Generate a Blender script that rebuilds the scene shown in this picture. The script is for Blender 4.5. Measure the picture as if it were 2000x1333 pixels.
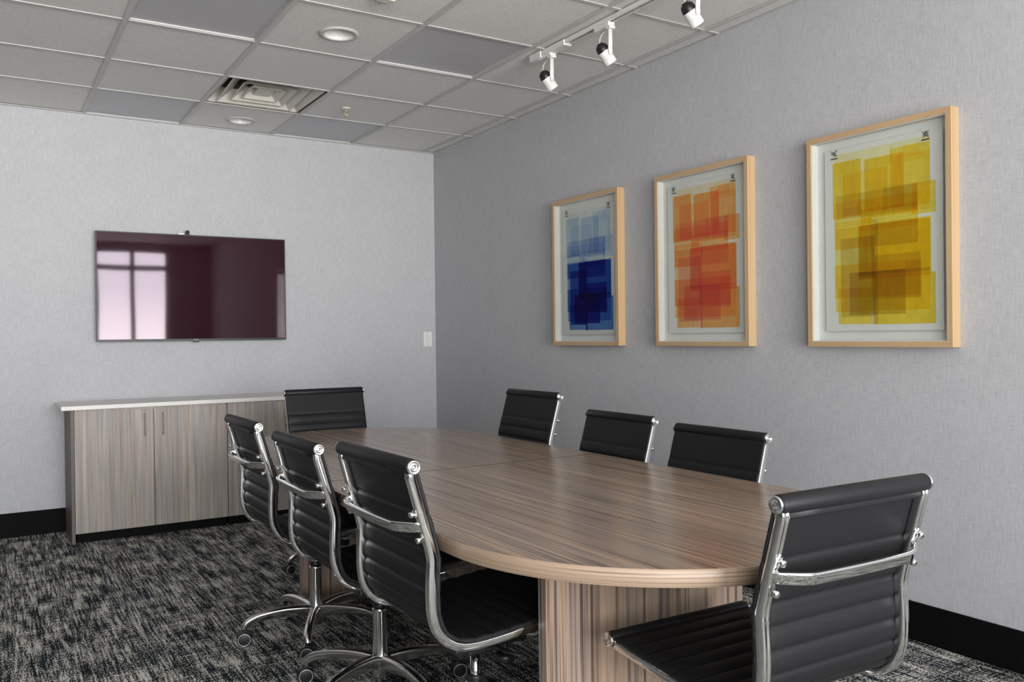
import bpy, bmesh, math, random
from math import radians, cos, sin, pi, sqrt, exp, atan2
from mathutils import Vector, Matrix
random.seed(7)
S = bpy.context.scene
for o in list(bpy.data.objects): bpy.data.objects.remove(o)
COL = S.collection

# ------------------------------------------------------------ camera
CAM = Vector((-3.0876, -6.1056, 1.2062)); YAW, PIT, ROL, FPX = .5573, -.0059, -.0120, 1667.74
f_ = Vector((sin(YAW)*cos(PIT), cos(YAW)*cos(PIT), sin(PIT)))
r0 = Vector((cos(YAW), -sin(YAW), 0)); u0 = r0.cross(f_)
r_ = cos(ROL)*r0 + sin(ROL)*u0; u_ = -sin(ROL)*r0 + cos(ROL)*u0
cd = bpy.data.cameras.new('camera'); cam = bpy.data.objects.new('camera', cd); COL.objects.link(cam)
cam.matrix_world = Matrix(((r_.x, u_.x, -f_.x, CAM.x), (r_.y, u_.y, -f_.y, CAM.y), (r_.z, u_.z, -f_.z, CAM.z), (0, 0, 0, 1)))
cd.sensor_width = 36; cd.lens = FPX/2000*36; cd.clip_start = .05; cd.clip_end = 200
S.camera = cam
S.view_settings.view_transform = 'Standard'; S.view_settings.look = 'None'
S.view_settings.gamma = 1; S.view_settings.use_curve_mapping = False
S.view_settings.exposure = 1.02

# ------------------------------------------------------------ sky outside the windows
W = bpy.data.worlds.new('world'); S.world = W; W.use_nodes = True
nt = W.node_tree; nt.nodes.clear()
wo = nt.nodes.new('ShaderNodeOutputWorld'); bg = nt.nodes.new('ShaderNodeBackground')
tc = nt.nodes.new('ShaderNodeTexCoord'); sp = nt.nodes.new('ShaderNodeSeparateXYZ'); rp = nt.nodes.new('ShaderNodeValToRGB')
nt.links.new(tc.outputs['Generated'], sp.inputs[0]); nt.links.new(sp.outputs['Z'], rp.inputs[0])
rp.color_ramp.elements[0].position = .0; rp.color_ramp.elements[0].color = (1.35, 1.32, 1.30, 1)  # below the horizon raised above the sky to lift the ceiling
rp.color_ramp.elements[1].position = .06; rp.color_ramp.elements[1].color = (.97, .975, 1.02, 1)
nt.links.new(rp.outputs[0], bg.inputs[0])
# sky lobe added straight behind the rear windows to brighten the back wall
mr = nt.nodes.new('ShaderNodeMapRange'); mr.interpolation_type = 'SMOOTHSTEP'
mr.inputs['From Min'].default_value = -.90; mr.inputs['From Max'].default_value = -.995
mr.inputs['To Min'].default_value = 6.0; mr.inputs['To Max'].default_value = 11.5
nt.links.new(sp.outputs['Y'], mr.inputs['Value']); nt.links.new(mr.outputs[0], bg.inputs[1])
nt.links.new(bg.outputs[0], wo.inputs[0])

# room dimensions
H = 2.668; XL = -5.4; YR = -8.0
WIN_REAR = [(-2.62, -.62), (-5.0, -3.0)]          # x spans of the rear windows; the second is added for more even light
WZ0, WZ1 = .35, 2.58
WIN_LEFT = []                          # y spans of the windows in the left wall
def portal(loc, rot, sx, sy):
    l = bpy.data.lights.new('window_daylight', 'AREA'); l.shape = 'RECTANGLE'; l.size = sx; l.size_y = sy
    l.cycles.is_portal = True
    o = bpy.data.objects.new('window_daylight', l); COL.objects.link(o); o.location = loc; o.rotation_euler = rot
for a, b in WIN_REAR: portal(((a+b)/2, YR-.1, (WZ0+WZ1)/2), (radians(90), 0, 0), b-a, WZ1-WZ0)
for a, b in WIN_LEFT: portal((XL-.1, (a+b)/2, (WZ0+WZ1)/2), (radians(90), 0, radians(-90)), b-a, WZ1-WZ0)

# ------------------------------------------------------------ node helpers
class NT:
    def __init__(s, name, rough=.5, metal=0., spec=.5):
        m = bpy.data.materials.new(name); m.use_nodes = True; s.m = m; s.t = m.node_tree
        s.b = s.t.nodes['Principled BSDF']; s.out = s.t.nodes['Material Output']
        s.b.inputs['Roughness'].default_value = rough; s.b.inputs['Metallic'].default_value = metal
        s.b.inputs['Specular IOR Level'].default_value = spec
    def n(s, t, **k):
        x = s.t.nodes.new(t)
        for a, v in k.items(): setattr(x, a, v)
        return x
    def l(s, a, b): s.t.links.new(a, b)
    def coord(s, sc=(1, 1, 1), loc=(0, 0, 0), kind='Object'):
        c = s.n('ShaderNodeTexCoord'); m = s.n('ShaderNodeMapping')
        m.inputs['Scale'].default_value = sc; m.inputs['Location'].default_value = loc
        s.l(c.outputs[kind], m.inputs[0]); return m.outputs[0]
    def noise(s, sc, scale=1., detail=2., rough=.5, loc=(0, 0, 0), kind='Object'):
        x = s.n('ShaderNodeTexNoise'); s.l(s.coord(sc, loc, kind), x.inputs['Vector'])
        x.inputs['Scale'].default_value = scale; x.inputs['Detail'].default_value = detail; x.inputs['Roughness'].default_value = rough
        return x.outputs['Fac']
    def math(s, op, a, b=None, clamp=False):
        x = s.n('ShaderNodeMath', operation=op, use_clamp=clamp)
        for i, v in enumerate((a, b)):
            if v is None: continue
            if isinstance(v, (int, float)): x.inputs[i].default_value = v
            else: s.l(v, x.inputs[i])
        return x.outputs[0]
    def ramp(s, fac, stops, interp='LINEAR'):
        x = s.n('ShaderNodeValToRGB'); cr = x.color_ramp; cr.interpolation = interp
        while len(cr.elements) < len(stops): cr.elements.new(.5)
        for e, (p, c) in zip(cr.elements, stops):
            e.position = p; e.color = (c, c, c, 1) if isinstance(c, (int, float)) else (*c, 1)
        s.l(fac, x.inputs[0]); return x.outputs[0]
    def mix(s, fac, a, b, kind='MIX'):
        x = s.n('ShaderNodeMix', data_type='RGBA', blend_type=kind)
        for i, v in ((0, fac), (6, a), (7, b)):
            if isinstance(v, (int, float)): x.inputs[i].default_value = v if i == 0 else (v, v, v, 1)
            elif isinstance(v, tuple): x.inputs[i].default_value = (*v, 1)
            else: s.l(v, x.inputs[i])
        return x.outputs[2]
    def color(s, c):
        if isinstance(c, tuple): s.b.inputs['Base Color'].default_value = (*c, 1)
        else: s.l(c, s.b.inputs['Base Color'])
    def bump(s, h, strength=.3, dist=.001):
        x = s.n('ShaderNodeBump'); x.inputs['Strength'].default_value = strength; x.inputs['Distance'].default_value = dist
        s.l(h, x.inputs['Height']); s.l(x.outputs[0], s.b.inputs['Normal'])
def lin(*c): return tuple(((v/255)/12.92 if v/255 <= .04045 else ((v/255+.055)/1.055)**2.4) for v in c)
def plain(name, c, rough=.5, metal=0., spec=.5, var=.06, sc=30):
    M = NT(name, rough, metal, spec)
    n = M.noise((sc, sc, sc), 1, 3)
    M.color(M.ramp(n, [(.3, tuple(v*(1-var) for v in c)), (.7, tuple(min(1, v*(1+var)) for v in c))]))
    return M.m

# ---- wall linen paper
def wallpaper(name, ax):
    M = NT(name, .85, 0, .25)
    sx = (1, 0, 0) if ax == 'x' else (0, 1, 0)
    hi, lo = 520, 22
    v = M.noise(tuple(hi*k for k in sx[:2]) + (lo,), 1, 2, .6)      # vertical threads
    h = M.noise(tuple(lo*k for k in sx[:2]) + (hi,), 1, 2, .6)      # horizontal threads
    b = M.noise(tuple(5*k for k in sx[:2]) + (5,), 1, 3, .6)
    c = M.noise(tuple(130*k for k in sx[:2]) + (12,), 1, 3, .7)
    t = M.math('ADD', M.math('MULTIPLY', v, .36), M.math('ADD', M.math('MULTIPLY', h, .34), M.math('ADD', M.math('MULTIPLY', c, .22), M.math('MULTIPLY', b, .08))))
    M.color(M.ramp(t, [(.36, (.375, .38, .395)), (.5, (.475, .48, .495)), (.64, (.575, .58, .595))]))
    M.bump(t, .25, .001); return M.m
M_WX = wallpaper('linen_wallpaper_back', 'x'); M_WY = wallpaper('linen_wallpaper_side', 'y')
M_BASE = plain('black_baseboard', (.0025, .0025, .0025), .7, 0, .12)

# ---- carpet
def carpet():
    M = NT('woven_carpet', .95, 0, .1)
    st = M.noise((115, 5.5, 1), 1, 2, .55)            # long streaks along y
    st2 = M.noise((42, 2.6, 1), 1, 2, .6, (3, 7, 0))
    cr = M.noise((4.0, 90, 1), 1, 2, .55, (9, 1, 0)) # thin cross lines
    bl = M.noise((12, 5.5, 1), 1, 4, .65, (5, 5, 0))  # blocky patches
    fi = M.noise((170, 120, 1), 1, 1, .5)            # loops
    fi2 = M.noise((300, 210, 1), 1, 1, .5, (2, 4, 0))
    def c_(x, k): return M.math('MULTIPLY', M.math('SUBTRACT', x, .5), k)
    t = M.math('ADD', c_(st, 1.35), M.math('ADD', c_(st2, .8), M.math('ADD', c_(cr, .75), M.math('ADD', c_(bl, 1.15), M.math('ADD', c_(fi, 1.7), c_(fi2, 1.1))))))
    t = M.math('ADD', t, .5)
    base = M.ramp(t, [(.36, (.005, .008, .010)), (.46, (.018, .021, .022)), (.55, (.155, .152, .140)), (.80, (.66, .645, .59))])
    navy = M.ramp(M.noise((3, 2, 1), 1, 2, .5, (1, 8, 0)), [(.45, 0.), (.60, 1.)])
    dk = M.ramp(t, [(.38, 1.), (.50, 0.)])
    c = M.mix(M.math('MULTIPLY', navy, M.math('MULTIPLY', dk, .7)), base, (.006, .020, .032))
    M.color(c); M.bump(fi, .5, .003); return M.m
M_CARPET = carpet()

# ---- ceiling
def tile():
    M = NT('fissured_ceiling_tile', .95, 0, .1)
    n = M.noise((160, 160, 160), 1, 3, .7); n2 = M.noise((60, 60, 60), 1, 3, .6)
    t = M.math('ADD', M.math('MULTIPLY', n, .6), M.math('MULTIPLY', n2, .4))
    M.color(M.ramp(t, [(.36, (.66, .66, .635)), (.5, (.74, .74, .715)), (.62, (.80, .80, .775))])); M.bump(t, .5, .002); return M.m
M_TILE = tile()
M_TILE2 = plain('smooth_ceiling_tile', (.72, .72, .71), .9, 0, .2, .02, 200)
M_GRID = plain('white_grid_metal', (.55, .55, .535), .5, 0, .3, .02)
M_PANEL = plain('acrylic_light_panel', (.47, .47, .49), .35, 0, .4, .02, 3)
M_WHITE = plain('white_enamel', (.75, .75, .73), .4, 0, .5, .02)
M_OFFW = plain('aged_white_metal', (.62, .60, .54), .5, 0, .4, .06)
M_BRASS = plain('brass', (.55, .50, .32), .35, .8)
M_DARK = plain('dark_void', (.012, .011, .010), .8, 0, .2)
M_TAN = plain('insulation', (.16, .145, .11), .9, 0, .1, .3, 25)

# ---- woods
def wood(name, cols, axis='y', line=.35, rough=.38, dark=(.06, .045, .036), seed=0., fine=1., spec=.45, sat=1., grain=(.50, .62)):
    M = NT(name, rough, 0, spec)
    def sc(a, b):   # a across the grain, b along
        return {'y': (a, b, 0), 'z': (a, a*.93, b), 'x': (b, 0, a), 'ring': (b, b, a)}[axis]
    w = M.noise(sc(19*fine, .7), 1, 3, .55, (seed, seed*1.3, seed*.7))
    w2 = M.noise(sc(52*fine, 1.0), 1, 3, .6, (seed+3, seed, seed*2))
    ln = M.noise(sc(150*fine, 1.6), 1, 2, .55, (seed, seed+5, seed))
    ln2 = M.noise(sc(70*fine, 1.0), 1, 2, .5, (seed+9, seed+5, seed))
    t = M.math('ADD', M.math('MULTIPLY', w, .5), M.math('MULTIPLY', w2, .5))
    n = len(cols); base = M.ramp(t, [(.34+.32*i/(n-1), c) for i, c in enumerate(cols)])
    d = M.ramp(M.math('ADD', M.math('MULTIPLY', ln, .55), M.math('MULTIPLY', ln2, .45)), [(grain[0], 0.), (grain[1], 1.)])
    M.color(M.mix(M.math('MULTIPLY', d, line), base, dark)); return M.m
TB = [(.165, .112, .078), (.33, .228, .158), (.235, .185, .150), (.39, .272, .192), (.29, .218, .168)]
M_TTOP = wood('zebrano_laminate_top', TB, 'y', .75, .23, (.055, .035, .025), 1., 1.2)
M_TEDGE = wood('zebrano_edge_band', [(.24, .165, .11), (.34, .25, .175), (.29, .215, .15)], 'ring', .9, .4, (.13, .085, .058), 4., 2.2)
M_TLEG = wood('zebrano_laminate_leg', [(.19, .13, .09), (.36, .255, .175), (.25, .20, .17), (.42, .30, .21)], 'z', .9, .4, (.07, .045, .033), 2.)
M_CAB = wood('grey_oak_laminate', [(.27, .215, .175), (.40, .34, .285), (.30, .285, .265), (.46, .395, .33), (.31, .24, .19)], 'z', .55, .5, (.19, .155, .13), 6., .9)
M_CABS = wood('shaded_oak_side', [(.10, .075, .062), (.14, .11, .09)], 'z', .3, .5, (.06, .05, .04), 8.)  # side panel's shade put into a darker oak colour
M_OAK = wood('light_oak_frame_long', [(.44, .285, .145), (.54, .37, .205), (.48, .32, .17)], 'y', .35, .45, (.42, .25, .12), 3., 1.)
M_OAKV = wood('light_oak_frame_tall', [(.44, .285, .145), (.54, .37, .205), (.48, .32, .17)], 'z', .35, .45, (.42, .25, .12), 5., 1.)
M_COUNTER = plain('pale_solid_surface', (.72, .70, .655), .35, 0, .5, .03, 12)

# ---- metals, leather etc
def chrome(name, c, rough):
    M = NT(name, rough, 1.)
    n = M.noise((9, 9, 9), 1, 2)
    M.color(M.ramp(n, [(.3, tuple(v*.94 for v in c)), (.7, c)])); return M.m
M_CHROME = chrome('polished_chrome', (.80, .80, .79), .10)
M_ALU = chrome('polished_aluminium', (.74, .74, .73), .17)
M_NICKEL = chrome('brushed_nickel', (.13, .12, .11), .4)
def leather():
    M = NT('black_leather', .46, 0, .24)
    v = M.n('ShaderNodeTexVoronoi'); M.l(M.coord((420, 420, 420)), v.inputs['Vector']); v.inputs['Scale'].default_value = 1
    M.color((.0095, .0097, .0108)); M.bump(v.outputs['Distance'], .12, .0006)
    return M.m
M_LEATHER = leather()
M_BLKPL = plain('black_plastic', (.010, .010, .011), .4, 0, .5)
M_PAPER = plain('cotton_paper', (.70, .71, .68), .9, 0, .1, .02, 80)
M_MAT = plain('white_mount', (.74, .74, .72), .9, 0, .1, .02, 40)
def glass():
    M = NT('clear_glazing'); t = M.t
    tr = M.n('ShaderNodeBsdfTransparent'); gl = M.n('ShaderNodeBsdfGlossy'); fr = M.n('ShaderNodeFresnel'); mx = M.n('ShaderNodeMixShader')
    tr.inputs[0].default_value = (.97, .98, .97, 1); gl.inputs['Roughness'].default_value = .02; fr.inputs[0].default_value = 1.45
    lw = M.n('ShaderNodeLayerWeight'); lw.inputs[0].default_value = .5
    M.l(M.math('ADD', M.math('MULTIPLY', M.math('POWER', lw.outputs['Facing'], 5), .9), .02), mx.inputs[0]); M.l(tr.outputs[0], mx.inputs[1]); M.l(gl.outputs[0], mx.inputs[2]); M.l(mx.outputs[0], M.out.inputs[0]); return M.m
M_GLASS = glass()
def tvscreen():
    M = NT('glossy_tv_panel'); t = M.t
    d = M.n('ShaderNodeBsdfDiffuse'); d.inputs[0].default_value = (.022, .004, .008, 1)  # maroon base stands in for the reflected dark rear wall
    g = M.n('ShaderNodeBsdfGlossy'); g.inputs[0].default_value = (1, .86, .95, 1); g.inputs['Roughness'].default_value = .035
    w = M.noise((1.2, 1, 1.6), 1, 1); bp = M.n('ShaderNodeBump'); bp.inputs['Strength'].default_value = .12; bp.inputs['Distance'].default_value = .01
    M.l(w, bp.inputs['Height']); M.l(bp.outputs[0], g.inputs['Normal'])
    mx = M.n('ShaderNodeMixShader'); mx.inputs[0].default_value = .031
    M.l(d.outputs[0], mx.inputs[1]); M.l(g.outputs[0], mx.inputs[2]); M.l(mx.outputs[0], M.out.inputs[0]); return M.m
M_TV = tvscreen()

# ------------------------------------------------------------ mesh helpers
def bm_box(bm, x0, x1, y0, y1, z0, z1, mi=0, bev=0):
    vs = [bm.verts.new((x, y, z)) for x in (x0, x1) for y in (y0, y1) for z in (z0, z1)]
    fs = [bm.faces.new([vs[i] for i in q]) for q in ((0, 1, 3, 2), (4, 6, 7, 5), (0, 4, 5, 1), (2, 3, 7, 6), (0, 2, 6, 4), (1, 5, 7, 3))]
    for f in fs: f.material_index = mi
    if bev:
        es = list({e for f in fs for e in f.edges})
        r = bmesh.ops.bevel(bm, geom=es, offset=bev, segments=2, affect='EDGES', profile=.6)
        for f in r['faces']: f.material_index = mi
def frame_from(T):
    T = T.normalized(); a = Vector((0, 0, 1)) if abs(T.z) < .9 else Vector((1, 0, 0))
    u = T.cross(a).normalized(); return u, u.cross(T).normalized()
def bm_cyl(bm, p0, p1, r0, r1=None, n=24, cap=True, mi=0, smooth=True):
    p0, p1 = Vector(p0), Vector(p1); r1 = r0 if r1 is None else r1
    u, v = frame_from(p1-p0)
    A = [bm.verts.new(p0+(u*cos(2*pi*i/n)+v*sin(2*pi*i/n))*r0) for i in range(n)]
    B = [bm.verts.new(p1+(u*cos(2*pi*i/n)+v*sin(2*pi*i/n))*r1) for i in range(n)]
    for i in range(n):
        f = bm.faces.new((A[i], A[(i+1) % n], B[(i+1) % n], B[i])); f.smooth = smooth; f.material_index = mi
    if cap:
        for L in (A, B): f = bm.faces.new(L); f.material_index = mi
def bm_lathe(bm, pts, origin, axis, n=32, mi=0, closed=True):
    """pts: (r, h) along axis"""
    o = Vector(origin); ax = Vector(axis).normalized(); u, v = frame_from(ax); rings = []
    for r, h in pts:
        if r < 1e-6: rings.append([bm.verts.new(o+ax*h)])
        else: rings.append([bm.verts.new(o+ax*h+(u*cos(2*pi*i/n)+v*sin(2*pi*i/n))*r) for i in range(n)])
    for a, b in zip(rings, rings[1:]):
        for i in range(n):
            j = (i+1) % n
            if len(a) == 1 and len(b) == 1: continue
            if len(a) == 1: f = bm.faces.new((a[0], b[j], b[i]))
            elif len(b) == 1: f = bm.faces.new((a[i], a[j], b[0]))
            else: f = bm.faces.new((a[i], a[j], b[j], b[i]))
            f.smooth = True; f.material_index = mi
def bm_sweep(bm, path, secs, side, mi=0, closed=False, smooth=True):
    """path: Vectors; secs: list (or one) of (a,b) section points, a along side vector, b along normal; side: fixed vector or function"""
    rings = []; N = len(path)
    for k, p in enumerate(path):
        T = (path[(k+1) % N]-path[k-1]) if closed else (path[min(k+1, N-1)]-path[max(k-1, 0)])
        T = T.normalized(); s = Vector(side(T) if callable(side) else side); s = (s-T*s.dot(T)).normalized(); nn = T.cross(s).normalized()
        sec = secs[k] if isinstance(secs[0][0], (tuple, list)) else secs
        rings.append([bm.verts.new(p+s*a+nn*b) for a, b in sec])
    m = len(rings[0])
    for k in range(N if closed else N-1):
        A, B = rings[k], rings[(k+1) % N]
        for i in range(m):
            f = bm.faces.new((A[i], A[(i+1) % m], B[(i+1) % m], B[i])); f.smooth = smooth; f.material_index = mi
    if not closed:
        for L in (rings[0], rings[-1]): f = bm.faces.new(L); f.material_index = mi
def rrect(w, h, r, n=3):
    out = []
    for cx, cy, a0 in ((w/2-r, h/2-r, 0), (-w/2+r, h/2-r, 90), (-w/2+r, -h/2+r, 180), (w/2-r, -h/2+r, 270)):
        for i in range(n+1):
            a = radians(a0+90*i/n); out.append((cx+r*cos(a), cy+r*sin(a)))
    return out
def chaikin(p, it=3, cl=False):
    for _ in range(it):
        q = [p[0]]
        for a, b in zip(p, p[1:]):
            q.append(tuple(.75*x+.25*y for x, y in zip(a, b))); q.append(tuple(.25*x+.75*y for x, y in zip(a, b)))
        q.append(p[-1]); p = q
    return p
def obj(name, bm, mats, parent=None, loc=None):
    bmesh.ops.recalc_face_normals(bm, faces=bm.faces)
    me = bpy.data.meshes.new(name); bm.to_mesh(me); bm.free()
    for m in (mats if isinstance(mats, (list, tuple)) else [mats]): me.materials.append(m)
    o = bpy.data.objects.new(name, me); COL.objects.link(o)
    if parent: o.parent = parent
    if loc: o.location = loc
    return o
def thing(name, label, cat, loc=(0, 0, 0), rz=0., group=None):
    o = bpy.data.objects.new(name, None); COL.objects.link(o); o.location = loc; o.rotation_euler = (0, 0, rz)
    o.empty_display_size = .1; tag(o, label, cat, group); return o
def tag(o, label, cat, group=None):
    o['label'] = label; o['category'] = cat
    if group: o['group'] = group
    return o
def struct(name, bm, m, parent=None, label=None):
    o = obj(name, bm, m, parent); o['kind'] = 'structure'
    if label: o['label'] = label; o['category'] = 'room'
    return o
def boxo(name, b, m, parent=None, bev=0):
    bm = bmesh.new(); bm_box(bm, *b, 0, bev); return obj(name, bm, m, parent)
def copy_tree(o, parent=None):
    c = o.copy(); COL.objects.link(c); c.parent = parent
    for ch in list(o.children): copy_tree(ch, c)
    return c
def lab(o, t): o['label'] = t; return o

# ------------------------------------------------------------ room shell
bm = bmesh.new(); bm_box(bm, XL-.15, .15, YR-.15, .15, -.1, 0)
o = struct('floor', bm, M_CARPET, None, 'black and grey streaked woven carpet')
def wall_with_holes(name, m, fixed, holes, span, axis, t=.15):
    """holes: spans along the wall with z WZ0..WZ1"""
    bm = bmesh.new(); a0, a1 = span; cuts = sorted(holes)
    def bx(a, b, z0, z1):
        if axis == 'x': bm_box(bm, a, b, fixed-t, fixed, z0, z1)
        else: bm_box(bm, fixed-t, fixed, a, b, z0, z1)
    p = a0
    for h0, h1 in cuts: bx(p, h0, 0, H+.3); bx(h0, h1, 0, WZ0); bx(h0, h1, WZ1, H+.3); p = h1
    bx(p, a1, 0, H+.3)
    return struct(name, bm, m, None, 'wall behind or beside the camera')
o = struct('wall_back', (lambda b: (bm_box(b, XL-.15, .15, 0, .15, 0, H+.3), b)[1])(bmesh.new()), M_WX, None, 'pale grey linen papered end wall behind the television')
o = struct('wall_right', (lambda b: (bm_box(b, 0, .15, YR-.15, 0, 0, H+.3), b)[1])(bmesh.new()), M_WY, None, 'grey linen papered long wall carrying the three framed prints')
M_WLEFT = plain('dark_unseen_wall', (.07, .07, .075), .8)  # unseen left wall, darkened to cut bounce light
wall_with_holes('wall_rear', M_WX, YR, WIN_REAR, (XL-.15, .15), 'x')
wall_with_holes('wall_left', M_WLEFT, XL, WIN_LEFT, (YR, 0), 'y')
bm = bmesh.new(); bm_box(bm, XL, 0, -.012, 0, 0, .15, 0, .002); struct('baseboard_back', bm, M_BASE, None, 'black baseboard under the television wall')
bm = bmesh.new(); bm_box(bm, -.012, 0, YR, -.012, 0, .15, 0, .002); struct('baseboard_right', bm, M_BASE, None, 'black baseboard along the wall with the framed prints')
M_WFR = plain('window_frame_paint', (.35, .35, .36), .5)
wi = 0
for a, b in WIN_REAR:
    wi += 1; bm = bmesh.new(); n = 4
    bm_box(bm, a, b, YR-.10, YR-.04, WZ0, WZ0+.05); bm_box(bm, a, b, YR-.10, YR-.04, WZ1-.05, WZ1)
    for i in range(n+1):
        x = a+(b-a)*i/n; bm_box(bm, max(a, x-.03), min(b, x+.03), YR-.10, YR-.04, WZ0, WZ1)
    bm_box(bm, a, b, YR-.10, YR-.04, 2.28, 2.35)
    struct('window_%d' % wi, bm, M_WFR, None, 'tall mullioned window, unseen behind the camera')
for a, b in WIN_LEFT:
    wi += 1; bm = bmesh.new(); n = 4
    bm_box(bm, XL-.10, XL-.04, a, b, WZ0, WZ0+.05); bm_box(bm, XL-.10, XL-.04, a, b, WZ1-.05, WZ1)
    for i in range(n+1):
        x = a+(b-a)*i/n; bm_box(bm, XL-.10, XL-.04, max(a, x-.03), min(b, x+.03), WZ0, WZ1)
    bm_box(bm, XL-.10, XL-.04, a, b, 2.28, 2.35)
    struct('window_%d' % wi, bm, M_WFR, None, 'tall mullioned window in the left wall')

# ---- ceiling: plenum slab, grid, tiles
CX = [0, -.0976, -.689, -1.2995, -1.910, -2.506]
while CX[-1] > XL+.62: CX.append(CX[-1]-.6096)
CX.append(XL)
CY = [0, -.645, -1.245, -1.873, -2.494, -3.103]
while CY[-1] > YR+.62: CY.append(CY[-1]-.6109)
CY.append(YR)
bm = bmesh.new(); bm_box(bm, XL-.15, .15, YR-.15, .15, H+.30, H+.40)
ceil = struct('ceiling', bm, M_DARK, None, 'white suspended tile ceiling')
bm = bmesh.new(); g = .012
for x in CX[1:-1]: bm_box(bm, x-g, x+g, YR, 0, H-.001, H+.003); bm_box(bm, x-.001, x+.001, YR, 0, H+.003, H+.035)
for j, y in enumerate(CY[1:-1]):
    for a, b in zip(CX, CX[1:]): bm_box(bm, b+g, a-g if a else a, y-g*.8, y+g*.8, H-.0005, H+.003); bm_box(bm, b+g, a-g if a else a, y-.001, y+.001, H+.003, H+.035)
bm_box(bm, XL, 0, -.022, 0, H-.003, H+.001); bm_box(bm, -.012, 0, YR, -.022, H-.002, H+.001)
bm_box(bm, XL, 0, -.002, 0, H-.003, H+.025); bm_box(bm, -.002, 0, YR, -.022, H-.003, H+.025)
struct('trim_1', bm, M_GRID, None, 'white metal ceiling grid')
SPECIAL = {(4, 0): 'p', (3, 1): 'v', (2, 0): 'p', (2, 3): 'p', (4, 3): 'p', (3, 0): 'd', (3, 3): 'd', (3, 2): 's', (2, 1): 's'}
panels = []
tile_mesh = {}
for i in range(len(CX)-1):
    for j in range(len(CY)-1):
        k = SPECIAL.get((i, j)); x1, x0, y1, y0 = CX[i]-.003, CX[i+1]+.003, CY[j]-.003, CY[j+1]+.003
        if k in ('v', 'p'): 
            if k == 'p': panels.append((x0, x1, y0, y1, (i, j)))
            continue
        smooth = k == 's' or (i, j) == (3, 0)
        if i <= 5 and j <= 6:
            bm = bmesh.new()
            if k == 'd':    # hole for the downlight
                cx, cy = (x0+x1)/2, (y0+y1)/2
                if (i, j) == (3, 3): cx, cy = -1.600, -2.178
                else: cx, cy = -1.585, -.300
                n = 32; R = .075; z = H+.006
                inner = [bm.verts.new((cx+R*cos(2*pi*q/n), cy+R*sin(2*pi*q/n), z)) for q in range(n)]
                def edge(a):
                    dx, dy = cos(a), sin(a); tx = ((x1-cx) if dx > 0 else (x0-cx))/dx if abs(dx) > 1e-9 else 9; ty = ((y1-cy) if dy > 0 else (y0-cy))/dy if abs(dy) > 1e-9 else 9
                    t_ = min(tx, ty); return (cx+dx*t_, cy+dy*t_, z)
                angs = sorted([(2*pi*q/n, 0) for q in range(n)])
                outer = [bm.verts.new(edge(2*pi*q/n)) for q in range(n)]
                for q in range(n):
                    a, b = outer[q], outer[(q+1) % n]
                    f = [inner[q], a, b, inner[(q+1) % n]]
                    if abs(a.co.x-b.co.x) > 1e-5 and abs(a.co.y-b.co.y) > 1e-5:
                        cxx = x1 if max(a.co.x, b.co.x) > x1-1e-5 else x0; cyy = y1 if max(a.co.y, b.co.y) > y1-1e-5 else y0
                        c = bm.verts.new((cxx, cyy, z)); f = [inner[q], a, c, b, inner[(q+1) % n]]
                    bm.faces.new(f)
                r = bmesh.ops.extrude_face_region(bm, geom=list(bm.faces)); bmesh.ops.translate(bm, verts=[v for v in r['geom'] if isinstance(v, bmesh.types.BMVert)], vec=(0, 0, .014))
            else: bm_box(bm, x0, x1, y0, y1, H+.006, H+.020, 0)
            t_ = struct('ceiling_tile', bm, M_TILE2 if smooth else M_TILE, ceil)
rest = bmesh.new()
for i in range(len(CX)-1):
    for j in range(len(CY)-1):
        if (i <= 5 and j <= 6) or (i, j) in SPECIAL: continue
        bm_box(rest, CX[i+1]+.003, CX[i]-.003, CY[j+1]+.003, CY[j]-.003, H+.006, H+.020)
o = struct('ceiling_tile', rest, M_TILE, ceil)

# flat light panels
PL = {(4, 0): 'smooth grey flat light panel against the back wall, left of the downlight there',
      (2, 0): 'smooth grey flat light panel against the back wall, right of the downlight there',
      (2, 3): 'smooth grey flat light panel between the near downlight and the track spotlights',
      (4, 3): 'smooth grey flat light panel cut by the top edge of the photo'}
for x0, x1, y0, y1, k in panels:
    t = thing('flat_light_panel', PL[k], 'ceiling light', ((x0+x1)/2, (y0+y1)/2, H), 0, 'flat light panels in the ceiling grid')
    hx, hy = (x1-x0)/2, (y1-y0)/2
    bm = bmesh.new()
    for a in ((-hx, hx, -hy, -hy+.014), (-hx, hx, hy-.014, hy), (-hx, -hx+.014, -hy+.014, hy-.014), (hx-.014, hx, -hy+.014, hy-.014)): bm_box(bm, *a, .0035, .03)
    obj('panel_frame', bm, M_GRID, t)
    bm = bmesh.new(); bm_box(bm, -hx+.014, hx-.014, -hy+.014, hy-.014, .010, .03); obj('diffuser', bm, M_PANEL, t)

# ---- downlights
def downlight(x, y, label):
    t = thing('recessed_downlight', label, 'ceiling light', (x, y, H+.006), 0, 'recessed downlights')
    bm = bmesh.new()
    bm_lathe(bm, [(.074, .008), (.074, -.003), (.095, -.004), (.094, -.007), (.078, -.010), (.072, -.006), (.070, .0)], (0, 0, 0), (0, 0, 1), 48)
    lab(obj('trim_ring', bm, M_GRID, t), 'white trim ring')
    bm = bmesh.new(); bm_lathe(bm, [(.0705, -.006), (.066, .03), (.056, .07), (.045, .095), (0, .097)], (0, 0, 0), (0, 0, 1), 48)
    obj('reflector', bm, M_REFL, t)
    bm = bmesh.new(); bm_lathe(bm, [(0, .045), (.02, .048), (.034, .06), (.038, .075), (.03, .094)], (0, 0, 0), (0, 0, 1), 32)
    obj('lamp', bm, M_LAMP, t)
M_REFL = plain('satin_reflector', (.80, .80, .78), .3, 0, .5, .01)
ML = NT('frosted_lamp', .4); ML.color((.8, .8, .78)); M_LAMP = ML.m
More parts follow.
